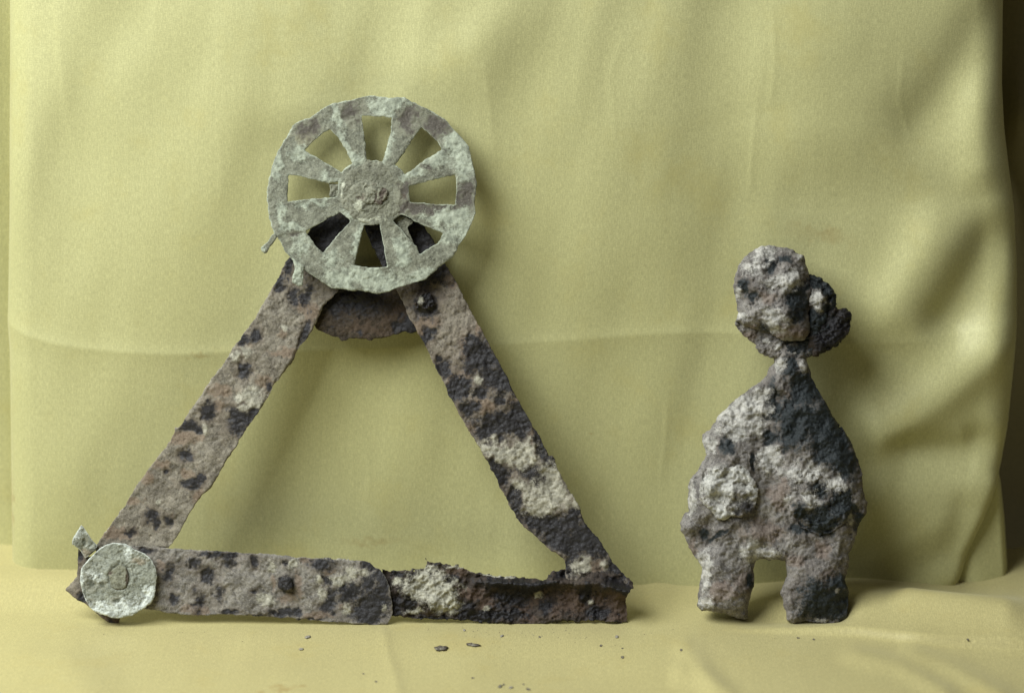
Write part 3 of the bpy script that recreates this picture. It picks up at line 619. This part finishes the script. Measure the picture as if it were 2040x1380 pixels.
# wheel ------------------------------------------------------------------
wheel_out = Z(*z1, [(610, 78), (700, 88), (780, 88), (860, 130), (930, 165), (990, 200), (1040, 258), (1080, 300), (1112, 340), (1120, 400), (1143, 480), (1150, 520), (1140, 600), (1143, 680), (1125, 730),
                    (1095, 790), (1060, 840), (1030, 900), (960, 950), (890, 1012), (820, 1035), (740, 1058), (690, 1080), (640, 1088), (600, 1076), (520, 1070), (440, 1062), (410, 1058), (350, 1020), (285, 975),
                    (225, 930), (180, 880), (150, 820), (120, 785), (100, 730), (85, 650), (80, 580), (88, 520), (105, 450), (125, 390), (150, 340), (180, 290), (210, 232), (245, 208), (300, 190), (360, 150),
                    (405, 122), (500, 103), (560, 88)])
wins = [[(560, 180), (650, 185), (720, 190), (712, 260), (690, 340), (668, 415), (640, 410), (590, 412), (582, 330), (572, 250)],
        [(868, 240), (905, 270), (945, 310), (972, 352), (940, 375), (890, 400), (830, 450), (785, 480), (765, 450), (733, 432), (780, 370), (820, 310)],
        [(805, 540), (880, 520), (960, 500), (1040, 482), (1045, 520), (1048, 570), (1038, 635), (960, 632), (880, 625), (810, 620)],
        [(720, 715), (765, 682), (800, 700), (860, 730), (980, 780), (950, 830), (858, 885), (845, 850), (800, 800), (760, 755)],
        [(575, 738), (655, 735), (668, 800), (680, 870), (695, 950), (620, 955), (525, 942), (545, 870), (560, 800)],
        [(455, 672), (508, 715), (480, 745), (430, 800), (368, 880), (330, 840), (278, 770), (340, 735), (400, 700)],
        [(192, 480), (250, 488), (330, 508), (400, 528), (445, 515), (440, 592), (400, 595), (300, 605), (188, 618), (188, 550)],
        [(405, 252), (440, 290), (480, 350), (518, 425), (480, 445), (462, 472), (400, 432), (340, 395), (272, 358), (320, 310), (365, 270)]]
wins = [Z(*z1, w) for w in wins]
wheel_p = ZP(*z1, [('p', 660, 135, 60, 55), ('p', 740, 110, 60, 34), ('p', 440, 190, 22, 75, -20), ('p', 1060, 320, 62, 60), ('p', 1080, 430, 50, 80), ('p', 940, 400, 60, 50), ('p', 830, 480, 60, 24, -20),
                   ('p', 1000, 690, 110, 45, -15), ('p', 990, 790, 55, 34), ('p', 1080, 740, 50, 70), ('p', 770, 880, 40, 70), ('p', 600, 1010, 130, 50), ('p', 700, 1050, 70, 34), ('p', 850, 1000, 90, 30, -15, .7),
                   ('p', 450, 1010, 80, 50), ('p', 250, 375, 55, 40), ('p', 135, 440, 22, 60), ('p', 320, 620, 100, 24, 0, .6), ('p', 150, 690, 20, 70), ('p', 210, 745, 60, 14, 20), ('p', 520, 400, 60, 34),
                   ('p', 480, 340, 16, 90, -30), ('p', 480, 690, 40, 30), ('p', 540, 830, 20, 90, 8), ('p', 400, 500, 60, 30, 15, .7), ('p', 250, 850, 60, 60, 40, .7), ('p', 410, 900, 60, 60, 0, .4), ('p', 690, 350, 24, 90, 8, .8),
                   ('d', 1095, 580, 45, 80), ('d', 950, 240, 70, 60, 0, .7), ('d', 840, 650, 90, 26), ('d', 950, 665, 90, 24, 5), ('d', 900, 430, 40, 30, 0, .7), ('d', 780, 560, 34, 60, 0, .6), ('d', 1000, 640, 60, 24, 0, .7), ('d', 230, 790, 30, 20, 0, .4), ('d', 290, 250, 60, 60, 0, .5),
                   ('d', 800, 200, 50, 80, 20, .45), ('d', 500, 160, 60, 70, 0, .4), ('r', 610, 1035, 20, 18, 0, .7), ('r', 270, 300, 70, 60, 0, .6)])
whz = lambda x, y: (x - 740) * .02 - (y - 387) * .012
wheel = relief("spoked_wheel", wheel_out, M_wheel, frame, ORG, holes=wins, z0=46, e=2.4, T=1.8, r=3.5, rag=1.0, ragscale=9, seed=71, patches=wheel_p, edge_pale=.85,
               lumps=((60, 1.6), (18, .5), (6, .28)), pit=.6, z0fun=whz, step=1.7)
wheel["label"] = "grey-green openwork wheel with eight spokes"
def ring(cx, cy, rx, ry, n=40, wob=.03, ph=0):
    return [(cx + rx * math.cos(a) * (1 + wob * math.sin(3 * a + ph)), cy + ry * math.sin(a) * (1 + wob * math.cos(4 * a + ph))) for a in np.linspace(0, 2 * math.pi, n + 1)[:-1]]
hcx, hcy = 500 + 622 / 2.556, 160 + 572 / 2.556
hub = relief("hub_plate", ring(hcx, hcy, 66, 62), M_hub, wheel, ORG, z0=48, e=1.4, T=2.2, r=12, rag=2.2, seed=81, lumps=((30, 1.2), (9, .6), (5, .4)), step=1.6,
             patches=ZP(*z1, [('p', 640, 720, 90, 16), ('p', 460, 540, 12, 60, 0, .8), ('p', 560, 640, 26, 36, 0, .7), ('d', 780, 570, 20, 50, 0, .4)]), z0fun=whz)
boss = relief("boss", ring(500 + 595 / 2.556, 160 + 592 / 2.556, 41, 32, wob=.05, ph=1), M_hub, wheel, ORG, z0=50, e=1.5, T=3, r=9, rag=2, seed=83, step=1.6, lumps=((20, 1.6), (8, .9)), z0fun=whz,
              patches=ZP(*z1, [('p', 545, 640, 26, 30, 0, .8), ('d', 550, 600, 12, 10, 0, .7)]))
core = relief("rivet_end", ring(500 + 625 / 2.556, 160 + 580 / 2.556, 25, 22, wob=.07, ph=2), M_hub, wheel, ORG, z0=53, e=2.5, T=3, r=8, rag=3, seed=85, step=1.4, lumps=((10, 1.8), (5, 1.0)), z0fun=whz,
              patches=ZP(*z1, [('d', 555, 595, 22, 14), ('d', 676, 570, 10, 46, 10), ('d', 660, 620, 20, 12, 30, .8), ('d', 632, 520, 12, 8), ('d', 635, 600, 5, 26, 10, .8)]))
lug1 = relief("lug", Z(*z1, [(105, 790), (122, 778), (132, 800), (110, 835), (95, 850), (82, 878), (68, 882), (52, 868), (50, 852), (62, 842), (85, 822)]), M_wheel, wheel, ORG, z0=44, e=2.0, T=2.4, r=4, step=1.2, rag=.4, seed=87,
              edge_pale=.7, lumps=((9, .8), (4, .3)), patches=[('p', 520, 495, 8, 8, 0, .8)])
lug2 = relief("lug", Z(*z1, [(212, 905), (235, 925), (268, 945), (266, 1000), (264, 1048), (240, 1048), (208, 1030), (210, 1002), (224, 962)]), M_wheel, wheel, ORG, z0=45, e=2.2, T=2.0, r=4, step=1.3, rag=.5, seed=88,
              edge_pale=.9, lumps=((12, .8), (4, .4)), patches=[('p', 590, 545, 14, 26, 0, .9)])
stub = relief("stud", Z(*z1, [(395, 525), (450, 530), (455, 590), (420, 596), (398, 588), (402, 560)]), M_hub, wheel, ORG, z0=34, e=8, T=3, r=5, step=1.5, rag=.8, seed=89, patches=[])
stub2 = relief("stud", Z(*z1, [(720, 700), (790, 690), (825, 720), (800, 750), (815, 790), (830, 830), (850, 860), (845, 880), (800, 820), (750, 760)]), M_hub, wheel, ORG, z0=34, e=3, T=2, r=4, step=1.5, rag=1.5, seed=90)
# axle that carries the wheel
axle = relief("axle", ring(hcx, hcy, 30, 30), M_plate, wheel, ORG, z0=24, e=24, T=1, r=4, step=3, rag=1, seed=91, z0fun=lambda x, y: 0 * x)

# corner disc at the left --------------------------------------------------
rove = relief("rove_plate", Z(*z2, [(195, 250), (240, 300), (500, 300), (640, 420), (640, 600), (480, 700), (458, 765), (430, 772), (400, 745), (345, 705), (225, 612), (150, 570), (105, 525), (185, 432)]), M_strapR, frame, ORG,
              z0=-4, e=3, T=2, r=4, rag=1.3, seed=95, edge_pale=.3, lumps=((20, 1.2), (7, .6)), patches=ZP(*z2, [('r', 400, 730, 60, 40), ('d', 430, 760, 40, 30), ('d', 210, 580, 40, 40), ('d', 200, 300, 30, 50, 0, .7)]))
disc_out = Z(*z2, [(205, 345), (240, 320), (290, 278), (325, 245), (370, 205), (430, 190), (500, 207), (538, 235), (560, 268), (605, 282), (650, 292), (685, 315), (705, 370), (724, 435), (700, 455), (705, 520), (698, 542), (709, 560),
                   (690, 605), (668, 625), (650, 620), (640, 635), (610, 648), (560, 685), (500, 705), (440, 718), (370, 700), (310, 695), (262, 672), (235, 620), (205, 560), (185, 490), (174, 430), (186, 380)])
disc_p = ZP(*z2, [('p', 540, 640, 170, 55, -12), ('p', 340, 650, 90, 50), ('p', 665, 570, 50, 70), ('p', 430, 205, 80, 22), ('p', 195, 420, 22, 90), ('p', 420, 690, 120, 26), ('p', 530, 270, 26, 50, 0, .7), ('p', 300, 430, 60, 50, 0, .35),
                  ('d', 268, 470, 30, 44, 0, .6), ('d', 458, 600, 26, 24, 0, .75), ('d', 272, 610, 24, 22, 0, .6), ('d', 350, 490, 22, 24, 0, .5), ('r', 600, 330, 60, 30, 0, .5)])
def chaikin(p):
    o = []
    for k in range(len(p)):
        a, b = p[k], p[(k + 1) % len(p)]
        o += [(a[0] * .75 + b[0] * .25, a[1] * .75 + b[1] * .25), (a[0] * .25 + b[0] * .75, a[1] * .25 + b[1] * .75)]
    return o
dcx = sum(p[0] for p in disc_out) / len(disc_out); dcy = sum(p[1] for p in disc_out) / len(disc_out)
disc_out = [(dcx + (x - dcx) * (.5 + .5 * 75 / math.hypot(x - dcx, y - dcy)), dcy + (y - dcy) * (.5 + .5 * 75 / math.hypot(x - dcx, y - dcy))) for x, y in disc_out]
disc = relief("corner_disc", chaikin(disc_out), M_disc, frame, ORG, z0=29, e=2.5, T=2, r=4, rag=.7, ragscale=6, seed=97, patches=disc_p, edge_pale=.95, lumps=((26, 1.4), (9, .8), (4, .4)), step=1.5,
              bumps=[(236, 1146, 40, 42, 0, 2.0, .7), (238, 1148, 27, 31, 0, -4.0, .7)])
disc["label"] = "pale grey-green disc with chipped edge"
dr = relief("rivet_end", Z(*z2, [(392, 408), (430, 380), (480, 345), (512, 365), (530, 440), (520, 508), (450, 528), (412, 500)]), M_hub, disc, ORG, z0=33, e=1.5, T=2.2, r=5, rag=.9, seed=99, step=1.3, lumps=((10, .9), (4, .5)),
            patches=ZP(*z2, [('d', 528, 430, 9, 60, 4), ('d', 460, 524, 50, 7, 0, .7), ('d', 400, 405, 20, 12)]))
shaft = relief("shaft", ring(236, 1146, 18, 20), M_plate, disc, ORG, z0=14, e=13, T=1, r=4, step=3, rag=.6, seed=100)
tab = relief("bent_tab", Z(*z2, [(210, 86), (228, 100), (250, 135), (280, 180), (322, 228), (300, 262), (240, 312), (220, 285), (205, 255), (150, 215), (150, 190), (158, 168), (185, 125)]), M_disc, frame, ORG, z0=8, e=2.5, T=2, r=4, rag=.6, seed=101,
             edge_pale=.8, step=1.3, lumps=((16, 1.2), (5, .5)), patches=ZP(*z2, [('p', 190, 150, 40, 40), ('r', 250, 275, 50, 30), ('d', 240, 200, 20, 26, 0, .5)]), z0fun=lambda x, y: (1090 - y) * .25)

# ------------------------------------------------------------------ the lumpy figure
z4 = (1400, 460, 3.45); z5 = (1320, 820, 3.0)
FO = (1545.0, GY)
fig = thing("iron_figure", FO, "lumpy corroded iron piece like a small figure, round head and two stub legs", "iron artefact")
body_out = Z(*z4, [(500, 760), (690, 760), (715, 830), (722, 900), (745, 985), (778, 1060), (805, 1120), (860, 1205), (920, 1300), (965, 1380)]) + \
    Z(*z5, [(1015, 20), (1080, 100), (1120, 170), (1165, 270), (1190, 350), (1197, 450), (1220, 540), (1216, 600), (1185, 660), (1168, 700), (1150, 775), (1115, 850), (1108, 930), (1096, 1000), (1112, 1050), (1114, 1150),
             (1098, 1232), (1060, 1257), (1000, 1264), (850, 1252), (780, 1262), (745, 1242), (738, 1190), (722, 1140), (704, 1085), (720, 1040), (742, 985), (742, 925), (732, 892), (700, 884), (645, 888), (600, 880), (560, 884), (550, 905),
             (545, 950), (545, 1040), (528, 1105), (506, 1180), (512, 1230), (490, 1246), (440, 1232), (370, 1204), (300, 1194), (235, 1190), (208, 1155), (205, 1110), (215, 1050), (232, 1000), (232, 930), (215, 885), (185, 852),
             (155, 800), (130, 742), (103, 712), (98, 662), (120, 630), (153, 590), (150, 520), (152, 440), (168, 395), (215, 340), (250, 290), (262, 258), (238, 182), (238, 138), (283, 105), (298, 60)]) + \
    Z(*z4, [(55, 1345), (110, 1262), (200, 1180), (320, 1090), (400, 1030), (445, 968), (487, 900), (490, 830)])
body_p = ZP(*z4, [('d', 610, 930, 50, 90), ('d', 480, 1150, 50, 130), ('d', 600, 1260, 80, 120), ('d', 700, 1090, 110, 130), ('d', 860, 1270, 110, 150), ('d', 730, 1290, 160, 90), ('p', 400, 1120, 60, 50), ('p', 330, 1230, 120, 110),
                  ('p', 160, 1290, 60, 44), ('p', 540, 930, 40, 60, 0, .6), ('p', 700, 930, 24, 50, 0, .8), ('r', 590, 1130, 50, 30, 0, .7), ('p', 640, 830, 50, 20, 0, .6)])
body_p += ZP(*z5, [('d', 780, 110, 90, 120), ('d', 640, 20, 60, 40), ('d', 1000, 160, 140, 170), ('d', 1090, 300, 90, 110), ('d', 390, 200, 55, 65, 0, .7), ('d', 640, 170, 50, 50), ('d', 930, 470, 60, 50), ('d', 830, 600, 50, 60),
                   ('d', 950, 650, 105, 100), ('d', 1080, 560, 80, 110), ('d', 820, 695, 60, 30), ('d', 985, 1130, 170, 130), ('d', 1070, 1030, 50, 60), ('d', 520, 1010, 26, 60), ('d', 250, 720, 30, 40, 0, .7), ('d', 460, 120, 50, 30),
                   ('d', 540, 300, 16, 60, 0, .9), ('d', 330, 740, 90, 18, -30, .7), ('d', 1170, 650, 40, 60, 0, .9),
                   ('p', 450, 100, 100, 70), ('p', 400, 30, 60, 60), ('p', 270, 190, 34, 60), ('p', 640, 290, 60, 70), ('p', 170, 520, 25, 90), ('p', 850, 370, 110, 60, 0, .8), ('p', 1030, 440, 80, 40, 0, .8), ('p', 880, 530, 50, 40),
                   ('p', 750, 520, 20, 25), ('p', 530, 845, 55, 55), ('p', 620, 840, 80, 28), ('p', 250, 950, 32, 130, 0, .8), ('p', 260, 1140, 44, 40), ('p', 1112, 640, 18, 44), ('p', 1045, 1066, 13, 15), ('p', 950, 1246, 40, 12),
                   ('p', 570, 110, 60, 60, 0, .5), ('r', 640, 480, 25, 38), ('r', 700, 500, 60, 100, 0, .7), ('r', 600, 720, 150, 70, 0, .6), ('r', 340, 1080, 90, 50), ('r', 480, 1020, 50, 80, 0, .7), ('r', 980, 985, 70, 34),
                   ('r', 180, 820, 22, 50), ('r', 960, 830, 50, 50), ('r', 800, 890, 60, 40, 0, .7), ('r', 1000, 1200, 40, 30, 0, .5)])
def body_h(x, y, d):
    g = lambda cx, cy, rx, ry, h: h * np.exp(-(((x - cx) / rx) ** 2 + ((y - cy) / ry) ** 2))
    h = g(1620, 985, 60, 52, 20) + g(1600, 870, 60, 70, 8) + g(1460, 960, 60, 60, 14) - g(1530, 1040, 50, 30, 6)
    h = h + g(1445, 1160, 40, 60, 8) + g(1640, 1170, 45, 50, 6) - g(1535, 900, 14, 60, 5) + g(1500, 1065, 60, 16, 5)
    return h
body = relief("body", body_out, M_fig, fig, FO, z0=0, e=5, T=30, r=52, Tb=60, rag=1.8, ragscale=16, patches=body_p, seed=111, lumps=((60, 8), (24, 1.5), (10, .6), (5, .3)), hfun=body_h, pit=1.2, terr=2.2, edge_pale=.0)
lump_out = Z(*z5, [(235, 350), (300, 330), (340, 300), (400, 290), (470, 310), (520, 370), (560, 430), (574, 480), (560, 560), (530, 610), (470, 625), (410, 622), (370, 650), (320, 640), (290, 590), (240, 560), (215, 500), (222, 420)])
lump = relief("crust_lump", lump_out, M_lump, fig, FO, z0=38, e=4, T=15, r=24, rag=2.2, ragscale=10, seed=121, lumps=((30, 6), (12, 1.6), (5, .6)), pit=1.2, terr=3.,
              patches=ZP(*z5, [('p', 350, 440, 120, 110), ('p', 480, 370, 70, 80), ('p', 350, 600, 70, 60), ('p', 530, 470, 50, 60, 0, .8), ('d', 490, 560, 60, 45), ('d', 440, 500, 16, 50, 0, .8)]))
lump2 = relief("crust_lump", Z(*z5, [(740, 470), (780, 390), (860, 340), (940, 350), (1000, 420), (1080, 430), (1130, 470), (1140, 560), (1100, 650), (1020, 720), (940, 740), (850, 700), (790, 640), (750, 560)]), M_fig, fig, FO,
               z0=36, e=3, T=13, r=32, rag=3, ragscale=12, seed=131, lumps=((30, 7), (14, 2.2), (6, .8)), pit=1.6, terr=2.6,
               patches=ZP(*z5, [('d', 930, 470, 60, 50), ('d', 830, 600, 50, 60), ('d', 950, 650, 110, 110), ('d', 1080, 560, 70, 110), ('p', 850, 370, 110, 50, 0, .7), ('p', 1040, 440, 80, 40, 0, .8), ('p', 885, 530, 45, 40), ('p', 750, 520, 20, 25)]))
flange_out = Z(*z4, [(300, 600), (500, 620), (700, 640), (800, 600), (880, 560), (905, 500), (935, 545), (985, 526), (1020, 580), (1022, 640), (1000, 705), (945, 760), (920, 792), (840, 832), (760, 866), (690, 888), (560, 892),
                     (480, 874), (430, 862), (400, 840), (350, 778), (300, 737), (240, 682), (218, 622)])
flange = relief("collar", flange_out, M_fig, fig, FO, z0=8, e=6, T=14, r=22, rag=2.6, ragscale=9, seed=141, lumps=((30, 4), (12, 2.5), (5, 1.2)), pit=2,
                patches=ZP(*z4, [('d', 860, 740, 220, 150), ('d', 980, 620, 80, 120), ('d', 640, 810, 130, 50, 0, .7), ('r', 330, 710, 50, 34), ('p', 440, 760, 20, 20), ('p', 520, 800, 40, 40, 0, .4)]))
rf = relief("side_flange", Z(*z4, [(700, 700), (720, 820), (760, 868), (840, 834), (920, 794), (945, 760), (1005, 702), (1023, 640), (1020, 580), (985, 526), (935, 545), (905, 500), (860, 540), (780, 600)]), M_broken, fig, FO,
            z0=14, e=6, T=16, r=20, rag=2.6, ragscale=9, seed=145, lumps=((30, 5), (12, 2.5), (5, 1.0)), pit=2, patches=ZP(*z4, [('d', 860, 700, 120, 140), ('d', 980, 620, 60, 90)]))
lobe_out = Z(*z4, [(680, 300), (750, 305), (820, 325), (870, 360), (900, 410), (915, 460), (917, 540), (905, 620), (870, 680), (810, 720), (740, 750), (690, 730), (680, 600)])
def lobe_h(x, y, d):
    return 14 * np.exp(-(((x - 1634) / 20) ** 2 + ((y - 596) / 28) ** 2)) - 8 * np.exp(-((d - 12) / 5.) ** 2)
lobe = relief("side_lobe", lobe_out, M_fig, fig, FO, z0=16, e=8, T=16, r=16, rag=2.4, ragscale=9, seed=151, lumps=((20, 4), (9, 2.5), (5, 1)), hfun=lobe_h, pit=2.5,
              patches=ZP(*z4, [('p', 800, 470, 48, 80, 0, .75), ('d', 890, 430, 60, 170), ('d', 770, 640, 130, 110), ('d', 900, 640, 80, 100), ('d', 760, 340, 110, 50), ('r', 900, 550, 30, 60, 0, .6)]))
head_out = Z(*z4, [(470, 97), (560, 113), (640, 145), (690, 165), (706, 220), (728, 282), (738, 340), (765, 420), (740, 490), (725, 560), (742, 640), (738, 700), (700, 748), (620, 762), (540, 745), (480, 712), (430, 690),
                   (340, 672), (290, 655), (222, 622), (245, 560), (230, 480), (209, 390), (215, 340), (250, 240), (280, 180), (340, 140), (400, 102)])
def head_h(x, y, d):
    g = lambda cx, cy, rx, ry, h: h * np.exp(-(((x - cx) / rx) ** 2 + ((y - cy) / ry) ** 2))
    return g(1560, 630, 34, 34, 16) + g(1500, 550, 30, 50, 5) - g(1590, 590, 20, 20, 9) + g(1575, 556, 22, 10, 7) - g(1530, 530, 10, 26, 6)
head = relief("head", head_out, M_fig, fig, FO, z0=22, e=6, T=46, r=66, Tb=60, rag=1.8, ragscale=14, seed=161, lumps=((50, 5), (22, 1.8), (10, .9), (5, .5)), hfun=head_h, pit=1.2, terr=2.4,
              patches=ZP(*z4, [('d', 470, 230, 40, 55), ('d', 280, 380, 40, 45), ('d', 650, 460, 90, 110), ('d', 700, 380, 50, 50), ('d', 500, 590, 18, 18), ('d', 340, 450, 60, 34, 0, .6), ('d', 430, 655, 34, 40),
                               ('d', 650, 590, 60, 40, 0, .9), ('d', 560, 200, 60, 30, 0, .6), ('p', 430, 150, 70, 60, 0, .9), ('p', 540, 350, 120, 50, 0, .7), ('p', 620, 310, 60, 60, 0, .9), ('p', 236, 430, 22, 40), ('p', 262, 592, 30, 26),
                               ('p', 350, 240, 80, 70, 0, .6), ('p', 500, 620, 90, 80, 0, .6), ('p', 600, 380, 60, 30, -30), ('p', 665, 175, 20, 20), ('r', 650, 700, 100, 46), ('r', 540, 725, 60, 26), ('r', 330, 660, 50, 20, 0, .8), ('r', 440, 460, 70, 50, 0, .5)]))

# ------------------------------------------------------------------ crumbs lying on the table cloth
def floor_point(px, py):
    # ray through the camera to the cloth plane
    d = (CEN + Vector(((px - CX) * S, 0, 0)) + UP * ((CY - py) * S)) - cam_o.location
    t = -(cam_o.location.z + 0.0006) / d.z
    return cam_o.location + d * t
def crumb(px, py, w, dep, hgt, mat, label, name="rust_crumb", group=None, seed=0, tail=0):
    rnd = random.Random(seed * 13 + 5)
    nu, nv = 14, 8
    V = []; F = []
    for j in range(nv + 1):
        th = math.pi * j / nv
        for i in range(nu):
            ph = 2 * math.pi * i / nu
            k = 1 + .22 * math.sin(2 * ph + seed) + .14 * math.sin(5 * ph + 2 * seed + th * 2) + .06 * rnd.uniform(-1, 1)
            k += tail * max(0, math.cos(ph)) ** 6
            V.append((w / 2 * S * k * math.sin(th) * math.cos(ph), dep / 2 * S * k * math.sin(th) * math.sin(ph), hgt / 2 * S * math.cos(th) * (1 + .25 * math.sin(3 * ph + seed)) + hgt / 2 * S))
    for j in range(nv):
        for i in range(nu):
            F.append((j * nu + i, (j + 1) * nu + i, (j + 1) * nu + (i + 1) % nu, j * nu + (i + 1) % nu))
    o = new_mesh_object(name, V, F, mat)
    p = floor_point(px, py)
    o.location = (p.x, p.y, 0); o.rotation_euler = (0, 0, rnd.uniform(-.3, .3))
    o["label"] = label; o["category"] = "crumb"
    if group: o["group"] = group
    crumbs.append(o)
    return o
crumbs = []
crumb(879, 1293, 22, 26, 6, M_crumb, "largest dark oval rust crumb lying in front of the broken bottom strap", seed=1)
crumb(940, 1286, 20, 16, 4, M_crumb, "thin dark rust flake with a tail, just right of the largest dark crumb", seed=2, tail=.6)
G = "tiny specks of rust strewn on the table cloth"
for k, (x, y, w, m, lab) in enumerate([
        (1075, 1270, 5, 0, "tiny dark speck close under the shadow of the broken strap"),
        (1229, 1271, 8, 1, "pale grey speck below the right end of the broken strap"),
        (1240, 1308, 7, 0, "purplish speck lowest below the right end of the strap"),
        (1197, 1286, 6, 0, "faint flat speck below the strap, left of the pale grey speck"),
        (1240, 1292, 4, 0, "tiny dark speck between the pale grey speck and the purplish one"),
        (942, 1345, 5, 0, "small brown speck alone in front, below the two dark crumbs"),
        (749, 1353, 5, 0, "small speck just left of the pressed crease in the table cloth"),
        (724, 1337, 4, 0, "faint speck above and left of the speck by the crease"),
        (996, 1359, 8, 0, "leftmost grain of the small cluster at the front edge"),
        (1003, 1355, 5, 0, "small grain touching the leftmost grain of the front cluster"),
        (1018, 1360, 7, 1, "pale middle grain of the small cluster at the front edge"),
        (1017, 1374, 6, 0, "lowest grain of the small cluster at the front edge"),
        (1052, 1362, 7, 0, "rightmost dark grain of the small cluster at the front edge"),
        (1043, 1352, 4, 0, "highest tiny grain of the small cluster at the front edge"),
        (925, 1258, 6, 1, "tiny pale flake under the pale patch of the broken strap"),
        (1000, 1269, 7, 1, "pale thin flake right of the two dark crumbs near the strap"),
        (613, 1271, 10, 1, "pale flake lying in front of the grey bottom strap"),
        (600, 1292, 8, 1, "second pale flake, nearer the front below the grey strap"),
        (1590, 1275, 5, 0, "dark speck in front of the figure, left of its near twin"),
        (1621, 1278, 5, 0, "dark speck in front of the figure's right leg"),
        (1357, 1301, 6, 0, "brown speck on the cloth between the strap and the figure"),
        (1927, 1288, 6, 0, "dark speck on the fold lip at the far right")]):
    crumb(x, y, w, w * 1.5, w * .35, M_crumbp if m else M_crumb, lab, name="rust_speck", group=G, seed=k + 3)
# lay every crumb on the cloth
bpy.context.view_layer.update()
dg = bpy.context.evaluated_depsgraph_get()
fl = bpy.data.objects["table_cloth"]
for o in crumbs:
    ok, loc, nrm, idx = fl.ray_cast(Vector((o.location.x, o.location.y, .05)), Vector((0, 0, -1)))
    if ok: o.location.z = loc.z - .00005

def dust():
    rnd = random.Random(3); V = []; F = []
    for k in range(110):
        if k < 80: px, py = rnd.gauss(1060, 130), 1252 + abs(rnd.gauss(0, 16))
        else: px, py = rnd.uniform(200, 1720), 1250 + abs(rnd.gauss(0, 30))
        p = floor_point(px, py); ok, loc, nrm, idx = fl.ray_cast(Vector((p.x, p.y, .05)), Vector((0, 0, -1)))
        if not ok: continue
        r = rnd.uniform(.5, 1.5) * S; b = len(V)
        for dx, dy, dz in ((1, 0, 0), (0, 1, 0), (-1, 0, 0), (0, -1, 0), (0, 0, .6), (0, 0, -.3)):
            V.append((loc.x + dx * r * rnd.uniform(.6, 1.4), loc.y + dy * r * rnd.uniform(.6, 1.8), loc.z + dz * r))
        for i in range(4): F.append((b + i, b + (i + 1) % 4, b + 4)); F.append((b + (i + 1) % 4, b + i, b + 5))
    o = new_mesh_object("rust_dust", V, F, M_crumb, smooth=False); o["kind"] = "stuff"
dust()
